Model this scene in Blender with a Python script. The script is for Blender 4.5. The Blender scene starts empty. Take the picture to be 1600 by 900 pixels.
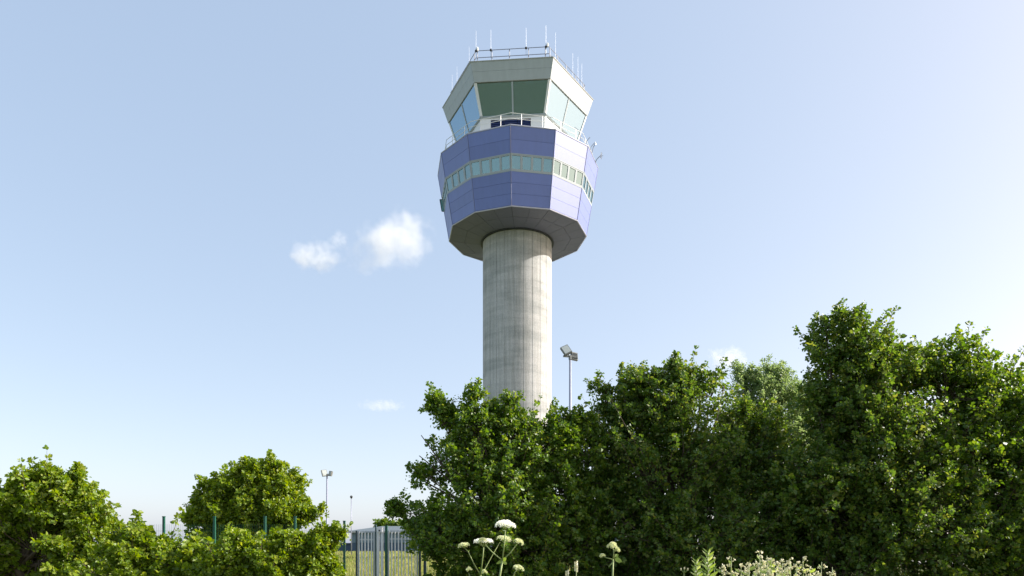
import bpy, math, random
import numpy as np
from mathutils import Vector, Matrix
R = math.radians
sc = bpy.context.scene
col = sc.collection

# ------------------------------------------------------------------ camera
EYE = 1.6
F = 1115.5           # focal length in pixels of a 1600 wide frame
cam = bpy.data.cameras.new('camera'); camo = bpy.data.objects.new('camera', cam); col.objects.link(camo)
cam.sensor_width = 36; cam.lens = F/1600*36; cam.shift_y = (852-450)/1600
cam.clip_end = 20000; cam.clip_start = 0.1
camo.location = (0, 0, EYE); camo.rotation_euler = (R(90), 0, 0)
sc.camera = camo
# ------------------------------------------------------------------ sky, sun, exposure
SUN_EL, SUN_AZ = 33.5, 86.0        # azimuth clockwise from the view direction (+Y)
w = bpy.data.worlds.new('World'); sc.world = w; w.use_nodes = True
nt = w.node_tree; nt.nodes.clear()
sky = nt.nodes.new('ShaderNodeTexSky'); sky.sky_type = 'NISHITA'; sky.sun_disc = False
sky.sun_elevation = R(SUN_EL); sky.sun_rotation = R(SUN_AZ)
sky.air_density = 0.7; sky.dust_density = 2.0; sky.ozone_density = 1.6; sky.altitude = 50
bg = nt.nodes.new('ShaderNodeBackground'); bg.inputs[1].default_value = 0.15
out = nt.nodes.new('ShaderNodeOutputWorld')
veil = nt.nodes.new('ShaderNodeMix'); veil.data_type = 'RGBA'; veil.inputs['Factor'].default_value = .5     # thin summer haze whitens the whole sky evenly
veil.inputs['B'].default_value = (1.92, 2.60, 3.70, 1); 
tint = nt.nodes.new('ShaderNodeMix'); tint.data_type = 'RGBA'; tint.blend_type = 'MULTIPLY'; tint.inputs['Factor'].default_value = 1; tint.inputs['B'].default_value = (1.42, 1.06, .72, 1)
nt.links.new(sky.outputs[0], tint.inputs['A']); nt.links.new(tint.outputs['Result'], veil.inputs['A'])
nt.links.new(veil.outputs['Result'], bg.inputs[0]); nt.links.new(bg.outputs[0], out.inputs[0])
sl = bpy.data.lights.new('sun', 'SUN'); sl.energy = 4.1; sl.angle = R(0.53); sl.color = (1.0, 0.955, 0.89)
so = bpy.data.objects.new('sun', sl); col.objects.link(so)
sd = Vector((math.sin(R(SUN_AZ))*math.cos(R(SUN_EL)), math.cos(R(SUN_AZ))*math.cos(R(SUN_EL)), math.sin(R(SUN_EL))))
so.rotation_euler = sd.to_track_quat('Z', 'Y').to_euler(); so.location = (60, 0, 60)
sc.view_settings.view_transform = 'Standard'; sc.view_settings.look = 'None'
sc.view_settings.exposure = 1.05; sc.view_settings.gamma = 1
sc.cycles.volume_bounces = 12; sc.cycles.transparent_max_bounces = 24; sc.cycles.max_bounces = 14
sc.cycles.volume_step_rate = 1.0; sc.cycles.volume_max_steps = 128

# ------------------------------------------------------------------ helpers
def at(px, py, D):
    """a point D metres into the scene for a place measured on the photograph"""
    return Vector(((px-800)/F*D, D, (852-py)/F*D+EYE))

def tag(o, label=None, cat=None, group=None, kind=None):
    if label: o['label'] = label
    if cat: o['category'] = cat
    if group: o['group'] = group
    if kind: o['kind'] = kind
    return o

def empty(name, loc):
    o = bpy.data.objects.new(name, None); o.location = loc; o.empty_display_size = .3; col.objects.link(o); return o

class MB:
    def __init__(s): s.v = []; s.f = []; s.sm = False
    def poly(s, pts, faces):
        n = len(s.v); s.v += [tuple(p) for p in pts]; s.f += [tuple(i+n for i in f) for f in faces]
    def hexa(s, a, b):          # two matching quads
        s.poly(list(a)+list(b), [(3,2,1,0),(4,5,6,7),(0,1,5,4),(1,2,6,5),(2,3,7,6),(3,0,4,7)])
    def slab(s, q, t):          # quad extruded backwards along its normal by t
        q = [Vector(p) for p in q]
        n = (q[1]-q[0]).cross(q[3]-q[0]).normalized()
        s.hexa([p - n*t for p in q], q)
    def box(s, c, d, rz=0, M=None):
        c = Vector(c); p = []
        for z in (-.5, .5):
            for x, y in ((-.5,-.5),(.5,-.5),(.5,.5),(-.5,.5)):
                v = Vector((x*d[0], y*d[1], z*d[2]))
                v = (M @ v) if M else (Matrix.Rotation(rz, 3, 'Z') @ v)
                p.append(c+v)
        s.hexa(p[:4], p[4:])
    def tube(s, pts, rad, n=8, cap=True):
        pts = [Vector(p) for p in pts]
        if not hasattr(rad, '__len__'): rad = [rad]*len(pts)
        base = len(s.v); u = None
        for i, p in enumerate(pts):
            d = (pts[min(i+1, len(pts)-1)]-pts[max(i-1, 0)])
            d = d.normalized() if d.length > 1e-9 else Vector((0,0,1))
            if u is None: u = d.orthogonal().normalized()
            else:
                u = u - d*u.dot(d); u = u.normalized() if u.length > 1e-6 else d.orthogonal().normalized()
            w_ = d.cross(u)
            for k in range(n):
                a = 2*math.pi*k/n
                s.v.append(tuple(p+(u*math.cos(a)+w_*math.sin(a))*rad[i]))
        for i in range(len(pts)-1):
            for k in range(n):
                a = base+i*n+k; b = base+i*n+(k+1) % n
                s.f.append((a, b, b+n, a+n))
        if cap:
            s.f.append(tuple(base+k for k in reversed(range(n))))
            s.f.append(tuple(base+(len(pts)-1)*n+k for k in range(n)))
    def ball(s, c, r, M=None, seg=6, ring=4):
        c = Vector(c); r = Vector(r) if hasattr(r, '__len__') else Vector((r, r, r)); base = len(s.v)
        rows = []
        for i in range(1, ring):
            ph = math.pi*i/ring; row = []
            for k in range(seg):
                a = 2*math.pi*k/seg
                v = Vector((math.sin(ph)*math.cos(a)*r.x, math.sin(ph)*math.sin(a)*r.y, math.cos(ph)*r.z))
                if M: v = M @ v
                row.append(len(s.v)); s.v.append(tuple(c+v))
            rows.append(row)
        t = Vector((0, 0, r.z)); t = M @ t if M else t
        it = len(s.v); s.v.append(tuple(c+t)); ib = len(s.v); s.v.append(tuple(c-t))
        for k in range(seg):
            s.f.append((it, rows[0][k], rows[0][(k+1) % seg]))
            s.f.append((ib, rows[-1][(k+1) % seg], rows[-1][k]))
            for i in range(len(rows)-1):
                s.f.append((rows[i][k], rows[i+1][k], rows[i+1][(k+1) % seg], rows[i][(k+1) % seg]))
    def build(s, name, m, parent=None, smooth=False, origin=None):
        me = bpy.data.meshes.new(name)
        o0 = Vector(origin) if origin is not None else Vector((0, 0, 0))
        me.from_pydata([tuple(Vector(v)-o0) for v in s.v], [], s.f); me.materials.append(m); me.update()
        if smooth: me.polygons.foreach_set('use_smooth', [True]*len(me.polygons))
        o = bpy.data.objects.new(name, me); col.objects.link(o)
        if parent is not None:
            o.parent = parent
        if origin is not None: o.location = origin
        return o

def arr_mesh(name, V, Fq, m, parent=None):
    """numpy verts (N,3), quads (M,4)"""
    me = bpy.data.meshes.new(name)
    me.vertices.add(len(V)); me.vertices.foreach_set('co', V.astype(np.float32).ravel())
    k = Fq.shape[1]
    me.loops.add(Fq.size); me.loops.foreach_set('vertex_index', Fq.astype(np.int32).ravel())
    me.polygons.add(len(Fq)); me.polygons.foreach_set('loop_start', np.arange(0, Fq.size, k, dtype=np.int32))
    me.polygons.foreach_set('loop_total', np.full(len(Fq), k, dtype=np.int32))
    me.materials.append(m); me.update(calc_edges=True)
    o = bpy.data.objects.new(name, me); col.objects.link(o)
    if parent is not None: o.parent = parent
    return o

# ------------------------------------------------------------------ materials
def newmat(name):
    m = bpy.data.materials.new(name); m.use_nodes = True; n = m.node_tree
    return m, n, n.nodes['Principled BSDF']
def N(n, t, **kw):
    x = n.nodes.new(t)
    for k, v in kw.items(): setattr(x, k, v)
    return x
def plain(name, c, rough=.5, metal=0, var=.12, scale=6, bump=.0, spec=.5, coat=0):
    m, n, p = newmat(name)
    tc = N(n, 'ShaderNodeTexCoord'); no = N(n, 'ShaderNodeTexNoise'); no.inputs['Scale'].default_value = scale
    no.inputs['Detail'].default_value = 6
    n.links.new(tc.outputs['Object'], no.inputs['Vector'])
    mx = N(n, 'ShaderNodeMix', data_type='RGBA')
    mx.inputs['A'].default_value = tuple(x*(1-var) for x in c)+(1,); mx.inputs['B'].default_value = tuple(min(1, x*(1+var)) for x in c)+(1,)
    n.links.new(no.outputs['Fac'], mx.inputs['Factor']); n.links.new(mx.outputs['Result'], p.inputs['Base Color'])
    mr = N(n, 'ShaderNodeMapRange'); mr.inputs['To Min'].default_value = max(0, rough-.08); mr.inputs['To Max'].default_value = min(1, rough+.08)
    n.links.new(no.outputs['Fac'], mr.inputs['Value']); n.links.new(mr.outputs['Result'], p.inputs['Roughness'])
    p.inputs['Metallic'].default_value = metal; p.inputs['Specular IOR Level'].default_value = spec
    p.inputs['Coat Weight'].default_value = coat; p.inputs['Coat Roughness'].default_value = .15
    if bump:
        b = N(n, 'ShaderNodeBump'); b.inputs['Strength'].default_value = bump; b.inputs['Distance'].default_value = .02
        n.links.new(no.outputs['Fac'], b.inputs['Height']); n.links.new(b.outputs['Normal'], p.inputs['Normal'])
    return m

def clad_mat(name, c, rough, coat, v=.06, metal=0.0):
    m, n, p = newmat(name)
    g = N(n, 'ShaderNodeNewGeometry'); hv = N(n, 'ShaderNodeHueSaturation'); hv.inputs['Color'].default_value = c+(1,)
    mr = N(n, 'ShaderNodeMapRange'); mr.inputs['To Min'].default_value = 1-v; mr.inputs['To Max'].default_value = 1+v
    n.links.new(g.outputs['Random Per Island'], mr.inputs['Value'])
    tc = N(n, 'ShaderNodeTexCoord'); mp = N(n, 'ShaderNodeMapping'); mp.inputs['Scale'].default_value = (1.8, 1.8, .22)
    no = N(n, 'ShaderNodeTexNoise'); no.inputs['Scale'].default_value = 1.5; no.inputs['Detail'].default_value = 5
    n.links.new(tc.outputs['Object'], mp.inputs[0]); n.links.new(mp.outputs[0], no.inputs['Vector'])
    m2 = N(n, 'ShaderNodeMapRange'); m2.inputs['To Min'].default_value = .86; m2.inputs['To Max'].default_value = 1.10
    n.links.new(no.outputs['Fac'], m2.inputs['Value'])
    mu = N(n, 'ShaderNodeMath', operation='MULTIPLY'); n.links.new(mr.outputs[0], mu.inputs[0]); n.links.new(m2.outputs[0], mu.inputs[1])
    n.links.new(mu.outputs[0], hv.inputs['Value']); n.links.new(hv.outputs[0], p.inputs['Base Color'])
    p.inputs['Roughness'].default_value = rough; p.inputs['Coat Weight'].default_value = coat; p.inputs['Coat Roughness'].default_value = .5; p.inputs['Specular IOR Level'].default_value = .8
    p.inputs['Metallic'].default_value = metal
    return m

def glass_mat(name, tint, refl, fac, bright_mix=.05):
    m = bpy.data.materials.new(name); m.use_nodes = True; n = m.node_tree; n.nodes.clear()
    o = N(n, 'ShaderNodeOutputMaterial'); t = N(n, 'ShaderNodeBsdfTransparent'); g = N(n, 'ShaderNodeBsdfGlossy')
    t.inputs[0].default_value = tint+(1,); g.inputs[0].default_value = refl+(1,); g.inputs['Roughness'].default_value = .03
    fr = N(n, 'ShaderNodeFresnel'); fr.inputs[0].default_value = 1.5
    ad = N(n, 'ShaderNodeMath', operation='ADD'); ad.inputs[1].default_value = fac; ad.use_clamp = True
    n.links.new(fr.outputs[0], ad.inputs[0])
    tc = N(n, 'ShaderNodeTexCoord'); no = N(n, 'ShaderNodeTexNoise'); no.inputs['Scale'].default_value = .5
    b = N(n, 'ShaderNodeBump'); b.inputs['Strength'].default_value = .06; b.inputs['Distance'].default_value = .05
    n.links.new(tc.outputs['Object'], no.inputs['Vector']); n.links.new(no.outputs[0], b.inputs['Height']); n.links.new(b.outputs[0], g.inputs['Normal'])
    mx = N(n, 'ShaderNodeMixShader'); n.links.new(ad.outputs[0], mx.inputs[0]); n.links.new(t.outputs[0], mx.inputs[1]); n.links.new(g.outputs[0], mx.inputs[2])
    df = N(n, 'ShaderNodeBsdfDiffuse'); df.inputs[0].default_value = (.5, .72, .9, 1); m2 = N(n, 'ShaderNodeMixShader'); m2.inputs[0].default_value = bright_mix     # bluish diffuse share added to brighten sunlit panes and cool the rest
    n.links.new(mx.outputs[0], m2.inputs[1]); n.links.new(df.outputs[0], m2.inputs[2])
    n.links.new(m2.outputs[0], o.inputs[0]); return m

def leaf_mat(name, c1, c2, c3, trans=.4, rough=.42):
    m, n, p = newmat(name)
    g = N(n, 'ShaderNodeNewGeometry'); cr = N(n, 'ShaderNodeValToRGB')
    e = cr.color_ramp.elements; e[0].color = c1+(1,); e[1].color = c2+(1,); e[1].position = .7
    x = cr.color_ramp.elements.new(.98); x.color = c3+(1,)
    n.links.new(g.outputs['Random Per Island'], cr.inputs[0]); n.links.new(cr.outputs[0], p.inputs['Base Color'])
    p.inputs['Roughness'].default_value = rough; p.inputs['Specular IOR Level'].default_value = .45
    hs = N(n, 'ShaderNodeHueSaturation'); hs.inputs['Saturation'].default_value = 1.1; hs.inputs['Value'].default_value = 2.1; hs.inputs['Hue'].default_value = .485
    n.links.new(cr.outputs[0], hs.inputs['Color'])
    t = N(n, 'ShaderNodeBsdfTranslucent'); n.links.new(hs.outputs[0], t.inputs[0])
    mx = N(n, 'ShaderNodeMixShader'); mx.inputs[0].default_value = trans
    n.links.new(p.outputs[0], mx.inputs[1]); n.links.new(t.outputs[0], mx.inputs[2])
    n.links.new(mx.outputs[0], n.nodes['Material Output'].inputs[0]); return m

def concrete_mat():
    m, n, p = newmat('cast_concrete')
    tc = N(n, 'ShaderNodeTexCoord'); sep = N(n, 'ShaderNodeSeparateXYZ'); n.links.new(tc.outputs['Object'], sep.inputs[0])
    n1 = N(n, 'ShaderNodeTexNoise'); n1.inputs['Scale'].default_value = 9; n1.inputs['Detail'].default_value = 9; n1.inputs['Roughness'].default_value = .65
    n.links.new(tc.outputs['Object'], n1.inputs['Vector'])
    mp = N(n, 'ShaderNodeMapping'); mp.inputs['Scale'].default_value = (.12, .12, .55); n.links.new(tc.outputs['Object'], mp.inputs[0])
    n2 = N(n, 'ShaderNodeTexNoise'); n2.inputs['Scale'].default_value = 1.6; n2.inputs['Detail'].default_value = 5; n.links.new(mp.outputs[0], n2.inputs['Vector'])
    mp3 = N(n, 'ShaderNodeMapping'); mp3.inputs['Scale'].default_value = (2.2, 2.2, .09); n.links.new(tc.outputs['Object'], mp3.inputs[0])
    n3 = N(n, 'ShaderNodeTexNoise'); n3.inputs['Scale'].default_value = 2.2; n3.inputs['Detail'].default_value = 6; n.links.new(mp3.outputs[0], n3.inputs['Vector'])
    # faint lift lines each 1.25 m, their height wandering a little
    dv = N(n, 'ShaderNodeMath', operation='MULTIPLY_ADD'); dv.inputs[1].default_value = .8; n.links.new(sep.outputs['Z'], dv.inputs[0])
    w1 = N(n, 'ShaderNodeMath', operation='MULTIPLY'); w1.inputs[1].default_value = .12; n.links.new(n1.outputs['Fac'], w1.inputs[0]); n.links.new(w1.outputs[0], dv.inputs[2])
    fr = N(n, 'ShaderNodeMath', operation='FRACT'); n.links.new(dv.outputs[0], fr.inputs[0])
    r0 = N(n, 'ShaderNodeValToRGB'); e = r0.color_ramp.elements; e[0].position = 0; e[0].color = (.87,)*3+(1,); e[1].position = .07; e[1].color = (1, 1, 1, 1)
    x = e.new(.6); x.color = (1, 1, 1, 1); x = e.new(1.0); x.color = (.93,)*3+(1,)
    n.links.new(fr.outputs[0], r0.inputs[0])
    r1 = N(n, 'ShaderNodeValToRGB'); e = r1.color_ramp.elements; e[0].position = .3; e[0].color = (.42, .425, .42, 1); e[1].position = .75; e[1].color = (.63, .62, .60, 1)
    n.links.new(n1.outputs['Fac'], r1.inputs[0])
    r2 = N(n, 'ShaderNodeValToRGB'); e = r2.color_ramp.elements; e[0].position = .38; e[0].color = (.74, .76, .76, 1); e[1].position = .56; e[1].color = (1, 1, 1, 1)
    n.links.new(n2.outputs['Fac'], r2.inputs[0])
    r3 = N(n, 'ShaderNodeValToRGB'); e = r3.color_ramp.elements; e[0].position = .35; e[0].color = (.82, .82, .80, 1); e[1].position = .6; e[1].color = (1, 1, 1, 1)
    n.links.new(n3.outputs['Fac'], r3.inputs[0])
    prev = r1.outputs[0]
    for q in (r2, r3, r0):
        mx = N(n, 'ShaderNodeMix', data_type='RGBA', blend_type='MULTIPLY'); mx.inputs['Factor'].default_value = 1
        n.links.new(prev, mx.inputs['A']); n.links.new(q.outputs[0], mx.inputs['B']); prev = mx.outputs['Result']
    n.links.new(prev, p.inputs['Base Color']); p.inputs['Roughness'].default_value = .85; p.inputs['Specular IOR Level'].default_value = .25
    b = N(n, 'ShaderNodeBump'); b.inputs['Strength'].default_value = .35; b.inputs['Distance'].default_value = .02
    n.links.new(n1.outputs['Fac'], b.inputs['Height']); n.links.new(b.outputs[0], p.inputs['Normal'])
    return m

def ground_mat():
    m, n, p = newmat('meadow_ground')
    tc = N(n, 'ShaderNodeTexCoord')
    a = N(n, 'ShaderNodeTexNoise'); a.inputs['Scale'].default_value = .15; a.inputs['Detail'].default_value = 8
    b = N(n, 'ShaderNodeTexNoise'); b.inputs['Scale'].default_value = 5; b.inputs['Detail'].default_value = 8
    for q in (a, b): n.links.new(tc.outputs['Object'], q.inputs['Vector'])
    r = N(n, 'ShaderNodeValToRGB'); e = r.color_ramp.elements; e[0].position = .3; e[0].color = (.07, .10, .028, 1); e[1].position = .7; e[1].color = (.15, .155, .06, 1)
    n.links.new(a.outputs[0], r.inputs[0])
    r2 = N(n, 'ShaderNodeValToRGB'); e = r2.color_ramp.elements; e[0].position = .3; e[0].color = (.55,)*3+(1,); e[1].position = .7; e[1].color = (1, 1, 1, 1)
    n.links.new(b.outputs[0], r2.inputs[0])
    mx = N(n, 'ShaderNodeMix', data_type='RGBA', blend_type='MULTIPLY'); mx.inputs['Factor'].default_value = 1
    n.links.new(r.outputs[0], mx.inputs['A']); n.links.new(r2.outputs[0], mx.inputs['B']); n.links.new(mx.outputs['Result'], p.inputs['Base Color'])
    p.inputs['Roughness'].default_value = .95; p.inputs['Specular IOR Level'].default_value = .1
    return m

M = dict(
    concrete=concrete_mat(), ground=ground_mat(),
    lilac=clad_mat('lilac_cladding', (.12, .172, .46), .5, .45),
    backing=plain('dark_joint', (.15, .17, .32), .7),
    trim=plain('pale_trim', (.50, .51, .62), .35, 0, .05),
    ctrim=plain('blue_trim', (.17, .20, .38), .35, 0, .05),
    fascia=clad_mat('cream_cladding', (.42, .47, .49), .5, .05, .04),
    edge=plain('grey_edge_trim', (.42, .43, .42), .45),
    soffit=clad_mat('soffit_panel', (.145, .15, .225), .5, 0, .03),
    white=plain('white_paint', (.78, .79, .77), .45, 0, .04),
    frame=plain('window_frame', (.36, .41, .43), .4, 0, .05),
    rail=plain('galvanised_rail', (.16, .18, .23), .5, 0, .15),
    dark=plain('dark_fitting', (.03, .035, .04), .5),
    whip=plain('white_fibreglass', (.44, .49, .58), .4, 0, .03),
    navy=plain('navy_louvre', (.015, .03, .11), .4),
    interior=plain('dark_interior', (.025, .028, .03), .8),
    blind=plain('interior_grey', (.22, .24, .24), .7),
    cabglass=glass_mat('coated_cab_glass', (.30, .48, .48), (.56, .80, .98), .34, .10),
    bandglass=glass_mat('coated_band_glass', (.30, .48, .42), (.56, .78, .78), .30),
    mast=plain('galvanised_mast', (.30, .32, .40), .5, .4, .1),
    lampbody=plain('lamp_housing', (.20, .21, .20), .45, .3),
    lampglass=plain('lamp_lens', (.42, .46, .44), .2, 0, .3, 12),
    green=plain('green_post_paint', (.015, .10, .065), .4),
    galv=plain('galvanised_gate', (.50, .53, .56), .4, .35, .12),
    darkgreen=plain('grey_green_post', (.05, .10, .11), .5),
    darkpost=plain('dark_gate_post', (.035, .06, .075), .45),
    gwhite=plain('pale_gate_post', (.82, .82, .84), .4, .1, .06),
    shed=plain('blue_grey_sheet', (.16, .23, .28), .45, .1, .08, .8),
    shedlow=plain('dark_blue_wall', (.05, .09, .14), .6, 0, .15, .8),
    roof=plain('pale_sheet_roof', (.10, .13, .15), .8, 0, .08, .5),
    bark=plain('bark', (.10, .075, .05), .9, 0, .4, 14, .6),
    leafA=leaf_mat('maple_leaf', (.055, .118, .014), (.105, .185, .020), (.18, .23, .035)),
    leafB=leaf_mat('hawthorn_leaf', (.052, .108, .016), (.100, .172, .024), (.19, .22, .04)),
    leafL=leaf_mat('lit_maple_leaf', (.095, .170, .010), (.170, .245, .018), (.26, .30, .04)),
    leafP=leaf_mat('pale_willow_leaf', (.12, .19, .06), (.19, .27, .10), (.24, .30, .13), .45),
    stem=plain('green_stem', (.24, .30, .10), .5, 0, .15, 20),
    umbel=leaf_mat('white_floret', (.72, .72, .64), (.80, .80, .74), (.82, .82, .80), .3, .7),
    bud=leaf_mat('green_white_floret', (.45, .50, .26), (.62, .64, .40), (.72, .72, .55), .3, .7),
    seed=leaf_mat('creamy_seed_head', (.46, .46, .32), (.64, .63, .48), (.80, .78, .70), .35, .7),
    herb=leaf_mat('herb_leaf', (.12, .20, .03), (.20, .28, .06), (.30, .36, .12), .4, .5),
    grass=leaf_mat('meadow_blade', (.13, .18, .035), (.25, .28, .08), (.40, .34, .16), .35, .6),
)

# ------------------------------------------------------------------ ground
rng = np.random.default_rng(3)
def ground():
    g = MB(); n = 60
    xs = [math.copysign(abs(t)**3*9000, t) for t in np.linspace(-1, 1, n)]
    ys = [math.copysign(abs(t)**3*9000, t) for t in np.linspace(-1, 1, n)]
    for y in ys:
        for x in xs:
            g.v.append((x, y, .06*math.sin(x*.11)*math.cos(y*.09) if abs(x) < 200 and abs(y) < 300 else 0))
    for j in range(n-1):
        for i in range(n-1): g.f.append((j*n+i, j*n+i+1, (j+1)*n+i+1, (j+1)*n+i))
    o = g.build('ground', M['ground'], smooth=True); tag(o, kind='structure'); return o
ground()
ap = MB(); ap.box((16.5, 80, -.05), (47, 44, .26)); ap = ap.build('bounce_slab', plain('bounce_grey', (.30, .295, .28), .9, 0, .2, .6), None); tag(ap, kind='structure')  # unseen grey slab, added for neutral bounce light under the pod

# ------------------------------------------------------------------ the control tower
TX, TY, T0 = .5345, 72.72, -4.85
def P(Rr, z, k):
    t = R(T0+30*k); return Vector((TX+Rr*math.sin(t), TY-Rr*math.cos(t), z+EYE))
def lerp(a, b, t): return a+(b-a)*t
def facet(k0, k1, Rb, zb, Rt, zt, u0, u1, v0, v1, off=0):
    a, b, c, d = P(Rb, zb, k0), P(Rb, zb, k1), P(Rt, zt, k1), P(Rt, zt, k0)
    n = (b-a).cross(d-a).normalized()
    pt = lambda u, v: lerp(lerp(a, b, u), lerp(d, c, u), v)+n*off
    return [pt(u0, v0), pt(u1, v0), pt(u1, v1), pt(u0, v1)]
tower = empty('control_tower', (TX, TY, 0))
tag(tower, 'tall air traffic control tower with lilac clad pod on a round concrete shaft', 'control tower')
def tb(mb, name, m, parent=tower, **kw):
    # parent at the tower's base: shift geometry so that world places stay
    o = mb.build(name, m, None, **kw); o.parent = parent
    off = Vector((TX, TY, 0)); o.data.transform(Matrix.Translation(-off)); return o
# shaft
def shaft():
    s = MB(); prof = []
    for k in range(24):
        t = T0-0.6+15*k
        prof += [(t-.45, 3.5), (t-.3, 3.465), (t+.3, 3.465), (t+.45, 3.5)]
        prof += [(t+.45+i*(14.1/7), 3.5) for i in range(1, 7)]
    n = len(prof); zs = [0, 8, 16, 24, 30.9+EYE]
    for z in zs:
        for t, r in prof: s.v.append((TX+r*math.sin(R(t)), TY-r*math.cos(R(t)), z))
    for j in range(len(zs)-1):
        for i in range(n): s.f.append((j*n+i, j*n+(i+1) % n, (j+1)*n+(i+1) % n, (j+1)*n+i))
    tb(s, 'shaft', M['concrete'])
    c = MB()
    for k in range(48):
        a, b = R(7.5*k), R(7.5*(k+1))
        q = lambda r, z, t: Vector((TX+r*math.sin(t), TY-r*math.cos(t), z+EYE))
        c.hexa([q(3.52, 30.62, a), q(3.52, 30.62, b), q(3.72, 30.62, b), q(3.72, 30.62, a)],
               [q(3.52, 30.95, a), q(3.52, 30.95, b), q(3.72, 30.95, b), q(3.72, 30.95, a)])
    tb(c, 'collar', M['dark'])
shaft()
RB, ZB, RT, ZT = 7.01, 31.24, 8.18, 38.03
h = ZT-ZB
v1, v2 = (34.22-ZB)/h, (35.70-ZB)/h
cl, bk, tr, tr2, ct = MB(), MB(), MB(), MB(), []
for k in range(12):
    g = .006
    rows = [(0.012, v1*.36), (v1*.36, v1*.68), (v1*.68, v1), (v2, (v2+1)/2), ((v2+1)/2, .994)]
    for a, b in rows:
        cl.slab(facet(k, k+1, RB, ZB, RT, ZT, .012, .988, a+.0012, b-.0012), .05)
    bk.slab(facet(k, k+1, RB, ZB, RT, ZT, 0, 1, 0, v1, -.06), .1)
    bk.slab(facet(k, k+1, RB, ZB, RT, ZT, 0, 1, v2, 1, -.06), .1)
    p0 = lerp(P(RB, ZB, k), P(RT, ZT, k), v1); p1 = lerp(P(RB, ZB, k), P(RT, ZT, k), v2)
    ct.append((P(RB, ZB, k), p0)); ct.append((p1, P(RT, ZT, k)))
    tr.tube([P(RB, ZB, k), P(RB, ZB, k+1)], .06, 6); tr2.tube([P(RT-.03, ZT+.02, k), P(RT-.03, ZT+.02, k+1)], .07, 6)
tb(bk, 'inner_shell', M['backing']); tb(cl, 'cladding', M['lilac']); tb(tr, 'rim_trim', M['trim']); tb(tr2, 'rim_trim', M['trim'])
for a, b in ct:
    c_ = MB(); c_.tube([a, b], .035, 6); tb(c_, 'corner_trim', M['ctrim'])
# window band: frame with a pane each
for k in range(12):
    sill = MB()
    sill.slab(facet(k, k+1, RB, ZB, RT, ZT, 0.003, .997, v1-.003, v1+.012, .015), .12)
    sill.slab(facet(k, k+1, RB, ZB, RT, ZT, 0.003, .997, v2-.008, v2+.003, .015), .12)
    tb(sill, 'window_sill', M['frame'])
    for j in range(4):
        a, b = .004+j*.248, .004+(j+1)*.248
        va, vb = v1+.0125, v2-.0085
        f = MB(); e = .026; ev = .016
        for q in ((a, a+e, va, vb), (b-e, b, va, vb), (a+e, b-e, va, va+ev), (a+e, b-e, vb-ev, vb)):
            f.slab(facet(k, k+1, RB, ZB, RT, ZT, *q, 0), .1)
        fo = tb(f, 'band_window', M['frame'])
        gl = MB(); gl.slab(facet(k, k+1, RB, ZB, RT, ZT, a+e, b-e, va+ev, vb-ev, -.05), .02)
        p = tb(gl, 'pane', M['bandglass'], fo)
# rooms behind the band: dark core and a floor so the band is not see-through
core = MB()
def ring_solid(mb, R0, R1, z0, z1, seg=12, st=1):
    for k in range(0, 12, st):
        mb.hexa([P(R0, z0, k), P(R0, z0, k+st), P(R1, z0, k+st), P(R1, z0, k)], [P(R0, z1, k), P(R0, z1, k+st), P(R1, z1, k+st), P(R1, z1, k)])
ring_solid(core, 3.9, 4.1, 33.9, 38.0)
ring_solid(core, 3.9, 7.2, 33.7, 33.85); ring_solid(core, 3.9, 7.55, 36.2, 36.3)
tb(core, 'interior', M['blind'])
# soffit
so_, sr = MB(), MB()
for k in range(12):
    a, b, c, d = P(RB-.05, ZB+.01, k), P(RB-.05, ZB+.01, k+1), P(3.74, 30.72, k+1), P(3.74, 30.72, k)
    pt = lambda u, v: lerp(lerp(a, b, u), lerp(d, c, u), v)
    for (u0, u1) in ((.006, .497), (.503, .994)):
        for (w0, w1) in ((0, .47), (.48, 1)):
            q = [pt(u0, w0), pt(u0, w1), pt(u1, w1), pt(u1, w0)]
            so_.hexa(q, [p+Vector((0, 0, .05)) for p in q])
    q = [pt(0, 0), pt(0, 1), pt(1, 1), pt(1, 0)]
    sr.hexa([p+Vector((0, 0, .06)) for p in q], [p+Vector((0, 0, .12)) for p in q])
tb(sr, 'soffit_backing', M['dark']); tb(so_, 'soffit', M['soffit'])
# walkway deck
dk = MB(); ring_solid(dk, 3.0, 8.05, 37.88, 38.0)
dk.poly([P(3.0, 37.9, k) for k in range(12)], [tuple(range(12))])
tb(dk, 'walkway_deck', M['edge'])
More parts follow.
